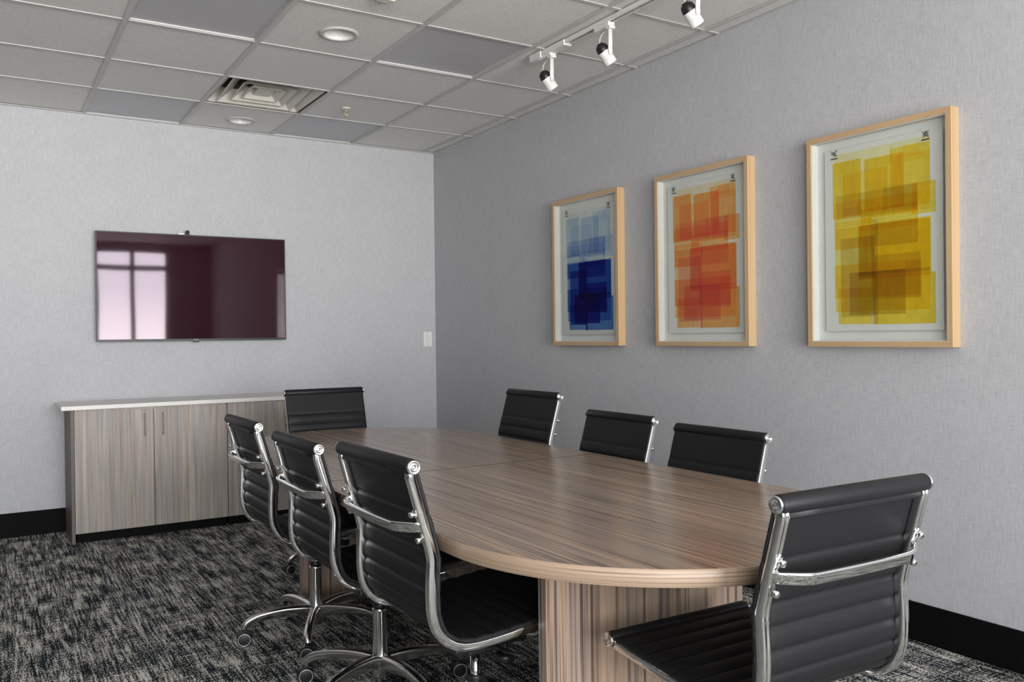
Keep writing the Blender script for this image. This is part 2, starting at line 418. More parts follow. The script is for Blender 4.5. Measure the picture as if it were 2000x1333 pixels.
downlight(-1.600, -2.178, 'round white recessed downlight nearer the camera, left of the track spotlights')
downlight(-1.585, -.300, 'round white recessed downlight near the back wall, beyond the air vent')

# ---- air vent (cell 3,1)
x1, x0, y1, y0 = CX[3], CX[4], CY[1], CY[2]
t = thing('air_vent', 'square off-white louvred ceiling air vent sitting crooked in its opening', 'vent', ((x0+x1)/2, (y0+y1)/2, H))
hx, hy = (x1-x0)/2-.012, (y1-y0)/2-.012
bm = bmesh.new()
for a in ((-hx-.01, hx+.01, hy, hy+.004), (-hx-.01, hx+.01, -hy-.004, -hy), (-hx-.004, -hx, -hy, hy), (hx, hx+.004, -hy, hy)): bm_box(bm, *a, .004, .20)
bm_box(bm, -hx-.01, hx+.01, -hy-.01, hy+.01, .20, .204); obj('housing', bm, M_TAN, t)
bm = bmesh.new(); bm_lathe(bm, [(.15, .20), (.15, .12), (.145, .12), (.145, .199)], (0, -.08, 0), (0, 0, 1), 32); obj('duct_collar', bm, M_DARK, t)
def cone_ring(bm, a, b, za, zb, th=.004, shift=0.):
    """square louvre ring: outer half size a at za flaring to half size b at zb"""
    def ring(h, z): return [bm.verts.new((sx*h, sy*h+shift, z)) for sx, sy in ((-1, -1), (1, -1), (1, 1), (-1, 1))]
    R = [ring(a, za), ring(b, zb), ring(b-th, zb), ring(a-th, za)]
    for k in range(4):
        A, B = R[k], R[(k+1) % 4]
        for i in range(4): bm.faces.new((A[i], A[(i+1) % 4], B[(i+1) % 4], B[i]))
tl = Matrix.Rotation(radians(-4.0), 4, 'X')
bm = bmesh.new()
for a, b, za, zb in ((.150, .225, .075, .014), (.085, .155, .075, .012), (.045, .10, .07, .012)):
    bb = bmesh.new()
    cone_ring(bm, a, b, za, zb)
    bb.free()
    cone_ring(bm, b+.006, b, zb-.004, zb, .006)
bm_box(bm, -.05, .05, -.05, .05, .022, .026)
for x in (-.06, .06): bm_box(bm, x-.002, x+.002, -.20, -.03, .04, .05)
bmesh.ops.transform(bm, matrix=Matrix.Translation((0, .035, .012)) @ tl, verts=bm.verts)
obj('louvre', bm, M_OFFW, t)
bm = bmesh.new(); cone_ring(bm, .215, hy-.004, .085, .008)
bmesh.ops.delete(bm, geom=[f for f in bm.faces if f.calc_center_median().y < -.19 and abs(f.calc_center_median().x) < .1], context='FACES')
# only three sides of the outer flare stay down
obj('outer_flare', bm, M_OFFW, t)

# ---- sprinklers
def sprinkler(x, y, label):
    t = thing('fire_sprinkler', label, 'sprinkler', (x, y, H+.006), 0, 'ceiling sprinklers')
    bm = bmesh.new(); bm_lathe(bm, [(.030, .002), (.030, -.002), (.022, -.008), (.012, -.010), (0, -.010)], (0, 0, 0), (0, 0, 1), 24); obj('escutcheon', bm, M_OFFW, t)
    bm = bmesh.new(); bm_cyl(bm, (0, 0, -.008), (0, 0, -.026), .008, n=12)
    for s in (-1, 1):
        pts = [Vector((s*.007, 0, -.024)), Vector((s*.013, 0, -.032)), Vector((s*.011, 0, -.042)), Vector((0, 0, -.050))]
        bm_sweep(bm, pts, rrect(.004, .004, .001, 2), (0, 1, 0))
    bm_cyl(bm, (0, 0, -.026), (0, 0, -.048), .0025, n=8); obj('sprinkler_head', bm, M_BRASS, t)
    bm = bmesh.new(); n = 16
    for q in range(n):
        a = 2*pi*q/n; bm_cyl(bm, (cos(a)*.004, sin(a)*.004, -.051), (cos(a)*.015, sin(a)*.015, -.052), .0022, n=6)
    bm_cyl(bm, (0, 0, -.050), (0, 0, -.052), .009, n=16); obj('deflector', bm, M_BRASS, t)
sprinkler(-1.085, -.926, 'small brass fire sprinkler in the tile right of the air vent')
t = thing('ceiling_sensor', 'small beige ceiling sensor box cut by the top edge of the photo', 'sensor', (-1.60, -2.735, H+.009))
bm = bmesh.new(); bm_box(bm, -.046, .046, -.030, .030, -.014, 0, 0, .003); obj('mounting_plate', bm, M_OFFW, t)
bm = bmesh.new(); bm_box(bm, -.034, .036, -.022, .022, -.038, -.013, 0, .005); obj('sensor_housing', bm, M_OFFW, t)

# ---- track and spotlights
TX = -.606
t = thing('lighting_track', 'white ceiling lighting track running parallel to the wall with prints', 'lighting track', (TX, -2.376, H))
bm = bmesh.new(); yb = -2.45; ye = -5.2+2.376
for a in ((-.017, .017, -.004), ):
    bm_box(bm, -.018, .018, ye, -.09, -.006, -.002); 
bm_box(bm, -.018, -.0145, ye, -.09, -.022, -.006); bm_box(bm, .0145, .018, ye, -.09, -.022, -.006)
bm_box(bm, -.0145, -.008, ye, -.09, -.022, -.020); bm_box(bm, .008, .0145, ye, -.09, -.022, -.020)
obj('track_rail', bm, M_WHITE, t)
bm = bmesh.new(); bm_box(bm, -.014, .014, ye, -.09, -.0075, -.006); obj('track_slot', bm, M_DARK, t)
bm = bmesh.new(); bm_box(bm, -.030, .030, -.10, .0, -.035, -.002, 0, .002); bm_box(bm, -.024, .024, -.30, -.10, -.030, -.002, 0, .002)
obj('power_feed', bm, M_WHITE, t)
def spot(x, y, label, yaw=0):
    t = thing('track_spotlight', label, 'spotlight', (x, y, H-.022), radians(yaw), 'spotlights on the ceiling track')
    bm = bmesh.new(); bm_box(bm, -.019, .019, -.055, .055, -.020, .0, 0, .002); bm_box(bm, -.017, .017, -.062, -.030, -.032, -.018, 0, .002); obj('track_adapter', bm, M_WHITE, t)
    bm = bmesh.new()
    bm_sweep(bm, [Vector((.0, -.046, -.022)), Vector((.0, -.046, -.09)), Vector((0, -.044, -.118)), Vector((.008, -.038, -.146))], rrect(.022, .006, .002, 2), (1, 0, 0))
    obj('bracket_arm', bm, M_WHITE, t)
    bm = bmesh.new(); pp = [Vector(p) for p in chaikin([(0, -.035, -.030), (-.004, -.004, -.034), (-.012, .018, -.055), (-.010, .022, -.09), (-.030, .010, -.118)], 2)]
    bm_sweep(bm, pp, rrect(.005, .005, .002, 2), (1, 0, 0)); obj('supply_wire', bm, plain('cream_wire', (.62, .60, .50), .5), t)
    d = Vector((.60, -.10, -.80)).normalized(); c = Vector((.000, -.006, -.132)); K = .95
    bm = bmesh.new()
    bm_lathe(bm, [(r*K, h*K) for r, h in [(0, -.030), (.022, -.030), (.029, -.022), (.031, -.012), (.031, .018), (.0295, .019), (.0295, .022), (.031, .023), (.031, .056), (.028, .058), (.026, .050), (0, .046)]], c, d, 32)
    obj('lamp_head', bm, M_WHITE, t)
    bm = bmesh.new(); bm_lathe(bm, [(r*K, h*K) for r, h in [(.0315, -.012), (.0318, -.020), (.029, -.036), (.022, -.046), (.008, -.050), (0, -.050)]], c, d, 32)
    for q in range(5): a = 2*pi*q/5; u, v = frame_from(d); p = c-d*.047+(u*cos(a)+v*sin(a))*.012; bm_cyl(bm, p, p-d*.004, .004, n=8)
    lab(obj('lamp_back', bm, M_BLKPL, t), 'black rear half of the lamp head')
spot(TX, -2.492, 'white track spotlight at the far end of the track, beside the power feed', 0)
spot(TX, -2.965, 'white track spotlight in the middle of the three on the track', 0)
spot(TX, -3.530, 'white track spotlight nearest the camera, at the top edge of the photo', 0)

# ------------------------------------------------------------ television
t = thing('television', 'large flat black wall television above the sideboard', 'television', (-1.843, 0, 1.556))
bm = bmesh.new(); bm_box(bm, -.30, .30, -.045, 0, -.20, .20, 0, .004); obj('wall_mount', bm, M_BLKPL, t)
bm = bmesh.new(); bm_box(bm, -.611, .611, -.078, -.040, -.356, .356, 0, .004)
bm_box(bm, -.45, .45, -.045, -.03, -.33, .1, 0, .004); obj('tv_case', bm, M_BLKPL, t)
bm = bmesh.new()
for a in ((-.6115, .6115, -.0795, -.074, .350, .3565), (-.6115, .6115, -.0795, -.074, -.3565, -.342), (-.6115, -.605, -.0795, -.074, -.342, .350), (.605, .6115, -.0795, -.074, -.342, .350)): bm_box(bm, *a)
obj('bezel', bm, plain('gunmetal_bezel', (.012, .012, .013), .4, 0, .4), t)
bm = bmesh.new(); vs = [bm.verts.new(p) for p in ((-.605, -.0785, -.342), (.605, -.0785, -.342), (.605, -.0785, .350), (-.605, -.0785, .350))]; bm.faces.new(vs)
lab(obj('screen', bm, M_TV, t), 'glossy dark screen with purple sheen')
bm = bmesh.new(); bm_box(bm, -.018, .018, -.076, -.060, -.366, -.354, 0, .003); obj('logo_tab', bm, M_BLKPL, t)
cu = bpy.data.curves.new('brand_lettering', 'FONT'); cu.body = 'LG'; cu.size = .012; cu.extrude = .0003; cu.align_x = 'CENTER'; cu.align_y = 'CENTER'
o = bpy.data.objects.new('brand_lettering', cu); COL.objects.link(o); o.parent = t; o.location = (.005, -.0800, -.349); o.rotation_euler = (radians(90), 0, 0)
bpy.context.view_layer.update()
me = bpy.data.meshes.new_from_object(o.evaluated_get(bpy.context.evaluated_depsgraph_get())); me.materials.clear(); me.materials.append(plain('grey_lettering', (.6, .6, .6), .5))
o2 = bpy.data.objects.new('lettering', me); COL.objects.link(o2); o2.parent = t; o2.location = o.location; o2.rotation_euler = o.rotation_euler
bpy.data.objects.remove(o)
bm = bmesh.new(); bm_lathe(bm, [(.0048, 0), (.0048, .0004), (0, .0004)], (-.012, -.0797, -.349), (0, -1, 0), 20); obj('brand_emblem', bm, plain('grey_emblem', (.55, .52, .53), .5), t)
# webcam
t = thing('webcam', 'small black webcam clipped on top of the television', 'webcam', (-1.889, -.060, 1.9125))
bm = bmesh.new(); bm_box(bm, -.016, .016, -.014, .014, 0, .006, 0, .002); bm_lathe(bm, [(.006, .005), (.005, .012)], (0, 0, 0), (0, 0, 1), 12); obj('clip', bm, M_BLKPL, t)
bm = bmesh.new(); bm_lathe(bm, [(0, -.012), (.009, -.012), (.0125, -.006), (.0125, .006), (.009, .012), (0, .012)], (0, 0, .020), (0, 1, 0), 20); obj('camera_body', bm, M_BLKPL, t)
bm = bmesh.new(); bm_box(bm, -.058, -.022, -.001, .0, .001, .012); obj('paper_tag', bm, M_WHITE, t)

# light switch
t = thing('light_switch', 'white rocker light switch on the back wall beside the corner', 'light switch', (-.072, 0, 1.190))
bm = bmesh.new(); bm_box(bm, -.036, .036, -.006, 0, -.058, .058, 0, .0025); obj('switch_plate', bm, M_WHITE, t)
bm = bmesh.new(); bm_box(bm, -.0165, .0165, -.0095, -.005, -.033, .033, 0, .0015); obj('rocker', bm, plain('white_rocker', (.68, .68, .66), .35), t)
for z in (-.047, .047): bm = bmesh.new(); bm_cyl(bm, (0, -.0072, z), (0, -.005, z), .003, n=12); obj('screw', bm, M_NICKEL, t)

# ------------------------------------------------------------ sideboard: two cabinets and a counter
YF = -.455
def cabinet(xa, xb, label, grp, left_side):
    t = thing('base_cabinet', label, 'cabinet', ((xa+xb)/2, 0, 0), 0, grp); cx = (xa+xb)/2; h = (xb-xa)/2
    bm = bmesh.new(); bm_box(bm, -h+.002, h-.002, YF+.022, -.013, .06, .795); obj('carcass', bm, M_CABS, t)
    bm = bmesh.new(); bm_box(bm, -h+.012, h-.002, YF+.045, -.30, 0, .06); obj('plinth', bm, M_BASE, t)
    bm = bmesh.new(); bm_box(bm, -h+.004, h-.004, YF+.004, YF+.022, .775, .796); obj('top_rail', bm, M_CAB, t)
    if left_side:
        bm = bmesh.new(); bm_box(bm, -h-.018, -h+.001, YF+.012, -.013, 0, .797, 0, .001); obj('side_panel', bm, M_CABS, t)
    for s in (-1, 1):
        x0, x1 = (-h+.0015, -.0015) if s < 0 else (.0015, h-.0015)
        bm = bmesh.new(); bm_box(bm, x0, x1, YF, YF+.019, .062, .785, 0, .0008)
        d = obj('door', bm, M_CAB, t)
        bm = bmesh.new(); hxx = s*.052; 
        bm_box(bm, hxx-.0028, hxx+.0028, YF-.024, YF-.018, .622, .758, 0, .001)
        for z in (.627, .753): bm_box(bm, hxx-.004, hxx+.004, YF-.019, YF+.001, z-.004, z+.004)
        obj('handle', bm, M_NICKEL, d)
    return t
cabinet(-2.622, -1.740, 'grey-oak two-door cabinet at the left end of the sideboard, under the television', 'cabinets of the sideboard', True)
cabinet(-1.738, -.868, 'grey-oak two-door cabinet on the right half of the sideboard, behind the chairs', 'cabinets of the sideboard', False)
bm = bmesh.new(); bm_box(bm, -2.69, -.865, YF-.022, -.001, .798, .823, 0, .002)
tag(obj('countertop', bm, M_COUNTER), 'pale stone-like slab on top of the grey-oak cabinets', 'countertop')

# ------------------------------------------------------------ framed prints
RX = [(218, 690, 690, 1105, .42, 0), (212, 628, 560, 655, .34, 0),  # crop pixel (xl, xr, top at xl, bottom at xl), density, tone, from the yellow print
 (205, 345, 360, 640, .55, 0), (363, 560, 338, 600, .55, 0), (490, 692, 285, 585, .35, 0), (212, 690, 318, 420, .12, 0), (552, 640, 268, 330, .15, 0),
 (255, 480, 412, 625, .35, 0), (222, 630, 525, 645, .55, 1), (455, 630, 480, 600, .45, 1), (255, 350, 585, 628, .35, 1), (505, 690, 320, 610, .2, 0),
 (600, 720, 458, 615, .40, 0), (215, 400, 655, 795, .60, 0), (345, 632, 590, 700, .45, 0), (335, 695, 672, 942, .55, 0), (415, 632, 660, 775, .55, 1),
 (245, 415, 738, 1130, .65, 1), (335, 415, 672, 938, .55, 1), (415, 645, 820, 1038, .55, 1), (290, 570, 908, 1120, .85, 1), (397, 430, 640, 1166, .55, 1),
 (410, 720, 922, 1166, .70, 0), (235, 400, 988, 1166, .60, 0), (216, 648, 872, 1036, .50, 0), (335, 695, 905, 922, .60, 1), (415, 697, 655, 925, .35, 0), (570, 648, 850, 1036, .25, 1)]
def unwall(px, py, X=-.04):
    d = f_ + r_*((px-1000)/FPX) - u_*((py-666.5)/FPX); k = (X-CAM.x)/d.x; return CAM + d*k
RECTS = []
for xl, xr, yt, yb, dn, tone in RX:
    a = unwall(1540+xl/2.5625, 180+yt/2.5625); b = unwall(1540+xl/2.5625, 180+yb/2.5625)
    c = unwall(1540+xr/2.5625, 180+yt/2.5625)
    RECTS.append((-(a.y+3.975), -(c.y+3.975), b.z-1.5875, a.z-1.5875, dn, tone))   # u to the right in the picture, v up
def art_color(base, u, v, inks):
    l1, l2 = 0., 0.
    for a, b, c, d, dn, tone in RECTS:
        if a <= u <= b and c <= v <= d:
            if tone: l2 += dn
            else: l1 += dn
    k1, k2 = inks[2](v)
    return tuple(base[i]*exp(-(k1*l1*inks[0][i]+k2*l2*inks[1][i])) for i in range(3))
INKS = {
 'yellow': ((.06, .44, 3.4), (.46, .58, 1.0), lambda v: (1.35, .8) if v > .06 else (1.05, 1.0)),
 'orange': ((.02, .98, 2.7), (.14, .75, .5), lambda v: (1.35, .8) if v > .06 else (1.05, 1.0)),
 'blue':   ((1.8, 1.12, .34), (2.0, 1.55, .52), lambda v: (.50, .42) if v > .06 else (1.7, 1.6)),
}
def art_material(kind):
    M = NT('ink_wash_%s' % kind, .85, 0, .15)
    a = M.n('ShaderNodeVertexColor', layer_name='ink')
    n = M.noise((1, 22, 14), 1, 3, .6); n2 = M.noise((1, 90, 6), 1, 2, .6)
    t = M.math('ADD', M.math('MULTIPLY', n, .6), M.math('MULTIPLY', n2, .4))
    M.color(M.mix(1., a.outputs['Color'], M.ramp(t, [(.35, .86), (.62, 1.0)]), 'MULTIPLY')); return M.m
def framed(kind, yc, label):
    # local: +x out of the wall is world -x ; keep world axes. origin at wall
    t = thing('framed_print', label, 'picture', (0, yc, 1.5895), 0, 'framed abstract prints on the long wall')
    hw, hh, D, fw = .323, .4445, .050, .022
    bm = bmesh.new()
    for s in (-1, 1):   # horizontal rails, mitred
        z0, z1 = s*hh, s*(hh-fw)
        q = [(-hw, z0), (hw, z0), (hw-fw, z1), (-hw+fw, z1)]
        A = [bm.verts.new((0, y, z)) for y, z in q]; B = [bm.verts.new((-D, y, z)) for y, z in q]
        bm.faces.new(A); bm.faces.new(B)
        for i in range(4): bm.faces.new((A[i], A[(i+1) % 4], B[(i+1) % 4], B[i]))
    hb = bm
    for s in (-1, 1):
        y0, y1 = s*hw, s*(hw-fw)
        q = [(y0, -hh), (y0, hh), (y1, hh-fw), (y1, -hh+fw)]
        A = [bm.verts.new((0, y, z)) for y, z in q]; B = [bm.verts.new((-D, y, z)) for y, z in q]
        fs = [bm.faces.new(A), bm.faces.new(B)]
        for i in range(4): fs.append(bm.faces.new((A[i], A[(i+1) % 4], B[(i+1) % 4], B[i])))
        for f in fs: f.material_index = 1
    obj('frame', bm, [M_OAK, M_OAKV], t)
    bm = bmesh.new(); iw, ih = hw-fw, hh-fw
    for a in ((-.044, -.004, -iw, -iw+.003, -ih, ih), (-.044, -.004, iw-.003, iw, -ih, ih), (-.044, -.004, -iw, iw, ih-.003, ih), (-.044, -.004, -iw, iw, -ih, -ih+.003)): bm_box(bm, *a)
    bm_box(bm, -.008, -.003, -iw, iw, -ih, ih); lab(obj('mount_board', bm, M_MAT, t), 'white shadow-box backing')
    # paper with slightly uneven edge
    bm = bmesh.new(); pw0, pw1, ph0, ph1 = -.254, .272, -.380, .384
    P = []
    for (a, b), (c, d) in (((-pw0, ph0), (-pw1, ph0)), ((-pw1, ph0), (-pw1, ph1)), ((-pw1, ph1), (-pw0, ph1)), ((-pw0, ph1), (-pw0, ph0))):
        for k in range(24): q = k/24; P.append((a+(c-a)*q+random.uniform(-.0008, .0008), b+(d-b)*q+random.uniform(-.0008, .0008)))
    A = [bm.verts.new((-.016, y, z)) for y, z in P]; B = [bm.verts.new((-.0175, y, z)) for y, z in P]
    bm.faces.new(A); bm.faces.new(B)
    for i in range(len(P)): bm.faces.new((A[i], A[(i+1) % len(P)], B[(i+1) % len(P)], B[i]))
    paper = obj('paper_sheet', bm, M_PAPER, t)
    # painted print (grid of cells, one per overlap)
    us = sorted({round(v, 4) for r in RECTS for v in r[:2]}); vs_ = sorted({round(v, 4) for r in RECTS for v in r[2:4]})
    bm = bmesh.new(); lay = bm.loops.layers.float_color.new('ink'); vd = {}
    def V(u, v):
        if (u, v) not in vd: vd[(u, v)] = bm.verts.new((-.0179, -u, v))
        return vd[(u, v)]
    for u0_, u1_ in zip(us, us[1:]):
        for v0_, v1_ in zip(vs_, vs_[1:]):
            um, vm = (u0_+u1_)/2, (v0_+v1_)/2
            if not any(a <= um <= b and c <= vm <= d for a, b, c, d, _, _ in RECTS): continue
            f = bm.faces.new((V(u0_, v0_), V(u1_, v0_), V(u1_, v1_), V(u0_, v1_)))
            c = art_color((.74, .75, .70), um, vm, INKS[kind])
            for l in f.loops: l[lay] = (*c, 1)
    o = obj('painted_design', bm, art_material(kind), paper); lab(o, 'overlapping translucent %s blocks' % kind)
    # wire clips at the two upper corners
    for y in (.175 if False else .205, -.205):
        bm = bmesh.new(); z = .378
        bm_box(bm, -.022, -.0178, y-.015, y+.015, z-.033, z-.029, 0, .001)
        prev = None
        for k in range(15):
            q = Vector((-.020, y+(.018 if k % 2 else -.018)*(.2+.8*random.random()), z-.022+.034*((k*5) % 15)/14))
            if prev is not None: bm_cyl(bm, prev, q, .0004, n=5)
            prev = q
        bm_cyl(bm, (-.0165, y, z-.03), (-.004, y, z-.03), .001, n=6)
        lab(obj('corner_clip', bm, M_BLKPL, t), 'small black wire clip')
    bm = bmesh.new(); bm_box(bm, -.0455, -.0435, -iw+.001, iw-.001, -ih+.001, ih-.001); obj('glazing', bm, M_GLASS, t)
framed('blue', -2.039, 'oak-framed print of overlapping blue blocks, farthest from the camera')
framed('orange', -2.993, 'oak-framed print of overlapping orange blocks, middle of the three')
framed('yellow', -3.974, 'oak-framed print of overlapping yellow blocks, nearest the camera')

# ------------------------------------------------------------ conference table
TXc, TYc, TZ, TW = -1.572, -3.375, .730, .583
RIGHT = .545
yA, yB = -4.335, -2.415
t = thing('conference_table', 'long racetrack-shaped brown woodgrain conference table', 'table', (TXc, TYc, 0))
M_CORE = plain('raw_board_core', (.035, .024, .016), .9, 0, .1)
def half(sgn):
    """sgn -1 near half, +1 far half"""
    yc = (yA if sgn < 0 else yB)-TYc; out = []
    n = 48
    for i in range(n+1):
        a = pi*i/n
        out.append((cos(a)*TW, yc+sgn*sin(a)*TW))
    seam = sgn*.0034
    out = [(TW, seam)]+out+[(-TW, seam)]
    zs = [(TZ-.038, -.0015), (TZ-.0365, 0), (TZ-.0015, 0), (TZ, -.0015)]
    bm = bmesh.new(); rings = []
    for z, ins in zs:
        ring = []
        for k, (x, y) in enumerate(out):
            sx = (abs(x)+ins)*(1 if x > 0 else -1)
            ring.append(bm.verts.new((sx if abs(x) > .01 else x, y+(sgn*ins*(abs(y-yc)/TW if abs(y) > abs(yc) else 0)), z)))
        rings.append(ring)
    m = len(out)
    for A, B in zip(rings, rings[1:]):
        for i in range(m):
            f = bm.faces.new((A[i], A[(i+1) % m], B[(i+1) % m], B[i])); f.material_index = 2 if i == m-1 else 1; f.smooth = i != m-1 and A is rings[1]
    bm.faces.new(rings[-1]).material_index = 0; bm.faces.new(rings[0]).material_index = 1
    return bm
lab(obj('tabletop', half(-1), [M_TTOP, M_TEDGE, M_CORE], t), 'near half of the tabletop')
lab(obj('tabletop', half(1), [M_TTOP, M_TEDGE, M_CORE], t), 'far half of the tabletop')
for y0, xa, xb in ((-4.396-TYc, -.362, .309), (-2.420-TYc, -.325, .325)):
    bm = bmesh.new(); bm_box(bm, xa, xb, y0, y0+.035, .004, TZ-.038, 0, .001); obj('pedestal_panel', bm, M_TLEG, t)
bm = bmesh.new(); bm_box(bm, -.012, .012, -4.361-TYc, -2.420-TYc, .30, TZ-.038); obj('modesty_panel', bm, M_TLEG, t)
for y0 in (-4.378-TYc, -2.403-TYc):
    for x in (-.25, .25):
        bm = bmesh.new(); bm_cyl(bm, (x, y0, 0), (x, y0, .006), .014, n=16); obj('foot', bm, M_BLKPL, t)

# ------------------------------------------------------------ chairs
CW = .455
PROF = [(0, .887), (.024, .803), (.043, .735), (.060, .672), (.058, .645), (.056, .600), (.056, .555), (.062, .515), (.082, .480), (.115, .461), (.155, .455), (.22, .458), (.32, .467), (.42, .476), (.515, .482)]
PR = chaikin(PROF, 2)
def resample(p, step=.004):
    out = [p[0]]; acc = 0
    L = [0]
    for a, b in zip(p, p[1:]): L.append(L[-1]+sqrt((a[0]-b[0])**2+(a[1]-b[1])**2))
    n = int(L[-1]/step); k = 0; out = []
    for i in range(n+1):
        s = L[-1]*i/n
        while k < len(L)-2 and L[k+1] < s: k += 1
        q = (s-L[k])/(L[k+1]-L[k]); out.append((s, p[k][0]+(p[k+1][0]-p[k][0])*q, p[k][1]+(p[k+1][1]-p[k][1])*q))
    return out
RS = resample(PR); Y0 = -.28
def smooth_tan(k, w=2):
    a, b = RS[max(k-w, 0)], RS[min(k+w, len(RS)-1)]; d = Vector((b[1]-a[1], b[2]-a[2])).normalized(); return d
STOT = RS[-1][0]
SSPLIT = next(s for s, a, b in RS if b < .470 and a > .08)
def sling(s0, s1):
    """padded ribbed leather band between the rails"""
    bm = bmesh.new(); xs = [-1, -.985, -.95, -.90, -.6, -.3, 0, .3, .6, .90, .95, .985, 1]; hw = CW/2-.006
    F, B = [], []
    first = .120; pitch = .0475
    for k, (s, y, z) in enumerate(RS):
        if s < s0-1e-6 or s > s1+1e-6: continue
        T = smooth_tan(k); N = Vector((-T.y, T.x))
        if s < first: g = min(1, abs(first-s)/.012)**.5*.45 if s > first-.03 else .45
        else:
            ph = ((s-first) % pitch)/pitch; g = (max(0, 1-abs(2*ph-1)**3))**.75 if (s < STOT-.02) else .5
        rf, rb = [], []
        for x in xs:
            e = 1 if abs(x) <= .9 else (.45 if abs(x) < .97 else .5)
            gg = g*e+(.35*(1-e) if abs(x) > .9 else 0)
            tf = .002+.0065*gg; tb = .001+.0070*gg
            if abs(x) == 1: tf = tb = .0015
            c = Vector((y+Y0, z))+N*.003
            pf = c+N*tf; pb = c-N*tb
            rf.append(bm.verts.new((x*hw, pf.x, pf.y))); rb.append(bm.verts.new((x*hw, pb.x, pb.y)))
        F.append(rf); B.append(rb)
    m = len(xs)
    for k in range(len(F)-1):
        for i in range(m-1):
            for G in (F, B):
                f = bm.faces.new((G[k][i], G[k][i+1], G[k+1][i+1], G[k+1][i])); f.smooth = True
        for i in (0, m-1): bm.faces.new((F[k][i], F[k+1][i], B[k+1][i], B[k][i]))
    for k in (0, -1):
        for i in range(m-1): bm.faces.new((F[k][i], F[k][i+1], B[k][i+1], B[k][i]))
    return bm
def roll(y, z, T):
    """leather roll with the flap below"""
    bm = bmesh.new(); L = CW/2-.006; n = 28; R = .0190
    rings = []
    for x, r in ((-L, .013), (-L+.0015, .017), (-L+.006, R), (0, R*1.02), (L-.006, R), (L-.0015, .017), (L, .013)):
        rings.append([bm.verts.new((x, y+r*cos(2*pi*i/n), z+r*sin(2*pi*i/n))) for i in range(n)])
    for A, B in zip(rings, rings[1:]):
        for i in range(n): f = bm.faces.new((A[i], A[(i+1) % n], B[(i+1) % n], B[i])); f.smooth = True
    bm.faces.new(rings[0]); bm.faces.new(rings[-1])
    return bm
def cap(x, y, z, s):
    bm = bmesh.new(); bm_lathe(bm, [(.0125, -.004), (.0165, -.003), (.0170, .002), (.0160, .0045), (.0135, .0050), (.0125, .0036), (.0095, .0036), (.0085, .0052), (.0060, .0052), (.0052, .0036), (.0030, .0036), (.0022, .0048), (0, .0048)], (x, y, z), (s, 0, 0), 28)
    return bm
M_RING = plain('pale_grey_ring', (.42, .42, .42), .3, .5)
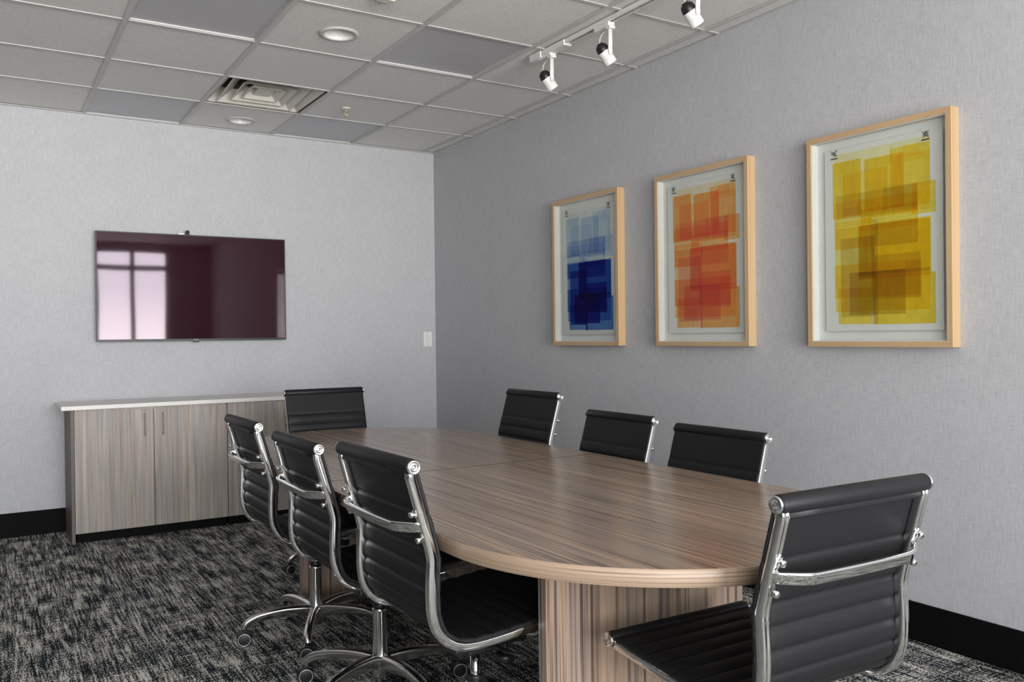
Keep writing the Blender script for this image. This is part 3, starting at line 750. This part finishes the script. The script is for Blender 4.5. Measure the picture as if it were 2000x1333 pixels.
def make_chair():
    t = thing('office_chair', '-', 'chair'); P = {}
    top = (RS[0][1]+Y0, RS[0][2]); fr = (RS[-1][1]+Y0, RS[-1][2])
    obj('backrest', sling(0, SSPLIT), M_LEATHER, t); obj('seat', sling(SSPLIT, STOT), M_LEATHER, t)
    T0 = smooth_tan(0)
    hr = obj('head_roll', roll(top[0]-.004, top[1], None), M_LEATHER, t)
    fr_ = obj('front_roll', roll(fr[0]+.002, fr[1]-.002, None), M_LEATHER, t)
    for s in (-1, 1):
        obj('end_cap', cap(s*(CW/2-.004), top[0]-.004, top[1], s), M_CHROME, hr)
        obj('end_cap', cap(s*(CW/2-.004), fr[0]+.002, fr[1]-.002, s), M_CHROME, fr_)
    # flap seam under the head roll (rear side)
    bm = bmesh.new(); hw = CW/2-.030
    bm_sweep(bm, [Vector((x*hw, top[0]-.006, top[1]-.0225)) for x in (-1, -.5, 0, .5, 1)], rrect(.010, .016, .004, 3), (0, 1, 0)); obj('stitched_flap', bm, M_LEATHER, hr)
    for s in (-1, 1):   # side rails
        bm = bmesh.new(); path = []
        for k, (q, y, z) in enumerate(RS):
            if q > STOT-.004 or k % 2: continue
            T = smooth_tan(k, 3); N = Vector((-T.y, T.x)); c = Vector((y+Y0, z))-N*(.0125*min(1, .25+q/.030, .25+(STOT-q)/.030)); path.append(Vector((s*(CW/2-.018), c.x, c.y)))
        sec = [(.0095, -.011), (.0105, -.009), (.0105, .007), (.0085, .010), (.0030, .0105), (.0022, .0092), (-.0022, .0092), (-.0030, .0105), (-.0085, .010), (-.0105, .007), (-.0105, -.009), (-.0095, -.011)]
        bm_sweep(bm, path, sec, (s, 0, 0)) if s > 0 else bm_sweep(bm, path, [(-a, b) for a, b in sec], (-s, 0, 0))
        obj('side_rail', bm, M_CHROME, t)
    # back bar
    def rail_at(z):
        for q, y, zz in RS:
            if zz <= z: return y+Y0-.024
    yb = rail_at(.745)+.010; xo = CW/2-.018
    hp = [(-xo, yb, .746), (-xo+.003, yb-.016, .745), (-.166, yb-.040, .743), (-.148, yb-.045, .742), (-.140, yb-.046, .741), (0, yb-.047, .740)]
    pts = chaikin(hp+[(-x, y, z) for x, y, z in hp[-2::-1]], 3)
    bm = bmesh.new(); N = len(pts); secs = []
    for k in range(N):
        q = abs(2*k/(N-1)-1); h = .027-.006*max(0, (q-.75)/.25); secs.append([(a, b) for a, b in rrect(h, .010, .0042, 3)])
    bm_sweep(bm, [Vector(p) for p in pts], secs, lambda T: Vector((0, 0, 1))+T.cross(Vector((0, 0, 1)))*.38); bar = obj('back_bar', bm, M_CHROME, t)
    for s in (-1, 1):
        for zc in (.778, .716):
            y_ = rail_at(zc)
            bm = bmesh.new(); x = s*(CW/2-.020)
            bm_lathe(bm, [(.0045, .004), (.0045, -.008), (.0075, -.008), (.0080, -.012), (.0062, -.016), (.0030, -.017), (0, -.0165)], (x, y_, zc), (0, 1, .2), 18); obj('bolt', bm, M_CHROME, bar)
        bm = bmesh.new(); ya, yb2 = rail_at(.785), rail_at(.71)
        bm_sweep(bm, [Vector((s*(CW/2-.020), ya-.001, .787)), Vector((s*(CW/2-.020), yb-.003, .745)), Vector((s*(CW/2-.020), yb2-.001, .708))], rrect(.016, .008, .003, 2), (1, 0, 0)); obj('bracket', bm, M_CHROME, bar)
    # underseat: cross stretchers, mechanism, knob
    bm = bmesh.new()
    for y in (-.08, .08):
        pth = [Vector(p) for p in chaikin([(-CW/2+.022, y, .440), (-CW/2+.035, y, .425), (-.12, y, .410), (0, y, .408), (.12, y, .410), (CW/2-.035, y, .425), (CW/2-.022, y, .440)], 2)]
        bm_sweep(bm, pth, rrect(.030, .008, .003, 2), (0, 1, 0))
    obj('stretcher', bm, M_ALU, t)
    bm = bmesh.new(); bm_box(bm, -.075, .075, -.10, .12, .368, .404, 0, .008); bm_box(bm, -.045, .045, -.045, .045, .345, .370, 0, .008); obj('tilt_mechanism', bm, M_BLKPL, t)
    bm = bmesh.new(); bm_cyl(bm, (0, .095, .37), (0, .095, .310), .009, n=14)
    for k in range(7): bm_lathe(bm, [(.009, 0), (.0115, .0025), (.009, .005)], (0, .095, .325+k*.006), (0, 0, 1), 14)
    bm_lathe(bm, [(0, 0), (.026, 0), (.028, .004), (.028, .016), (.026, .020), (0, .020)], (0, .095, .295), (0, 0, 1), 24); obj('tension_knob', bm, M_BLKPL, t)
    bm = bmesh.new(); bm_sweep(bm, [Vector((.06, .0, .385)), Vector((.14, .01, .380)), Vector((.20, .02, .385))], rrect(.012, .006, .002, 2), (0, 1, 0)); obj('lift_lever', bm, M_BLKPL, t)
    bm = bmesh.new(); bm_cyl(bm, (0, 0, .35), (0, 0, .20), .0135, n=20); obj('gas_lift', bm, M_CHROME, t)
    for ch in t.children: ch['up'] = 1
    # base
    bm = bmesh.new(); bm_lathe(bm, [(0, .046), (.025, .046), (.0265, .050), (.0285, .085), (.030, .105), (.028, .122), (.0255, .135), (.0245, .27), (.0255, .272), (.0255, .282), (.022, .284), (.0140, .284)], (0, 0, 0), (0, 0, 1), 32)
    base = obj('swivel_base', bm, M_ALU, t); base['base'] = 1
    bm = bmesh.new(); bm_lathe(bm, [(.0145, .285), (.0215, .285), (.0225, .289), (.0225, .297), (.0215, .301), (.0145, .301)], (0, 0, 0), (0, 0, 1), 24); obj('collar', bm, M_BLKPL, base)
    arm = chaikin([(.012, .098, .036, .046), (.06, .106, .033, .044), (.13, .111, .031, .038), (.20, .107, .030, .031), (.248, .097, .030, .028), (.276, .080, .031, .028), (.283, .064, .029, .028)], 2)
    for k in range(5):
        a = 2*pi*k/5; bm = bmesh.new(); d = Vector((cos(a), sin(a), 0)); sd = Vector((-sin(a), cos(a), 0))
        path = [d*p[0]+Vector((0, 0, p[1])) for p in arm]; secs = []
        for p in arm:
            w, h = p[2], p[3]; secs.append([(w*.30, h*.5), (w*.42, h*.36), (w*.5, -h*.25), (w*.46, -h*.5), (-w*.46, -h*.5), (-w*.5, -h*.25), (-w*.42, h*.36), (-w*.30, h*.5), (0, h*.56)])
        # normal in bm_sweep = T x side, with side = sd and T = d this points down, so flip
        secs = [[(x, -y) for x, y in s] for s in secs]
        bm_sweep(bm, path, secs, sd); obj('base_leg', bm, M_ALU, base)
        bm = bmesh.new()
        for s in (-1, 1):
            bm_lathe(bm, [(0, s*.004), (.027, s*.004), (.0280, s*.007), (.0280, s*.020), (.0262, s*.0225), (.0250, s*.0232)], (0, 0, .028), (1, 0, 0), 28, 0)
            bm_lathe(bm, [(.0250, s*.0232), (.0246, s*.0246), (.0222, s*.0248), (.0214, s*.0232)], (0, 0, .028), (1, 0, 0), 28, 1)
            bm_lathe(bm, [(.0214, s*.0232), (.014, s*.0245), (0, s*.0252)], (0, 0, .028), (1, 0, 0), 28, 0)
        bm_cyl(bm, (0, .0, .028), (0, .0, .066), .009, n=14)
        # hood over the wheels
        hood = []
        for q in range(9):
            an = radians(25+130*q/8); hood.append(Vector((0, cos(an)*.0305+.002, .028+sin(an)*.0305)))
        bm_sweep(bm, hood, rrect(.034, .004, .0015, 2), (1, 0, 0))
        c = obj('caster', bm, [M_BLKPL, M_RING], base, d*.283); c['ang'] = a
    return t
proto = make_chair()
def place(first, x, y, face, dz, label, baserot=0., axis=None, grp=None):
    """x, y: middle of the head roll; face: heading of the seat in degrees (90 = +y)"""
    o = proto if first else copy_tree(proto)
    fa = radians(face); o.location = (x+.28*cos(fa), y+.28*sin(fa), 0); rz = fa-pi/2; o.rotation_euler = (0, 0, rz)
    o['label'] = label; o['group'] = grp
    for ch in o.children:
        if ch.get('up'): ch.location.z = dz
        if ch.get('base'):
            br = radians(baserot)-rz; ch.rotation_euler = (0, 0, br)
            for k, c in enumerate(c for c in ch.children if c.name.startswith('caster')):
                wa = radians(axis if axis is not None else -110)+random.uniform(-.25, .25); c.rotation_euler = (0, 0, wa-rz-br)
    return o
LG, RG = 'chairs along the left side of the table', 'chairs along the wall side of the table'
place(True, -2.220, -2.732, 0, -.006, 'black ribbed office chair left of the table, farthest of those three from the camera', 172.5, -108, LG)
place(False, -2.218, -3.382, -0.3, -.018, 'black ribbed office chair left of the table, the middle one of those three', 134, -108, LG)
place(False, -2.250, -4.108, 0.6, .021, 'black ribbed office chair left of the table, nearest of those three to the camera', 250, -112, LG)
place(False, -.834, -2.670, 180, .037, 'black office chair between table and prints wall, farthest of those three from the camera', 80, 70, RG)
place(False, -.814, -3.300, 178.9, -.027, 'black office chair between table and prints wall, the middle one of those three', 15, 70, RG)
place(False, -.830, -3.885, 180, -.039, 'black office chair between table and prints wall, nearest of those three to the camera', 60, 70, RG)
place(False, -1.478, -1.560, 270, .024, 'black leather office chair at the far end of the table, in front of the sideboard', 100, -100, 'chairs at the ends of the table')
place(False, -1.616, -5.024, 88.5, .000, 'black ribbed office chair at the near table end, its back towards the camera', 30, -110, 'chairs at the ends of the table')
for o in list(bpy.data.objects):
    for k in ('up', 'base', 'ang'):
        if k in o: del o[k]
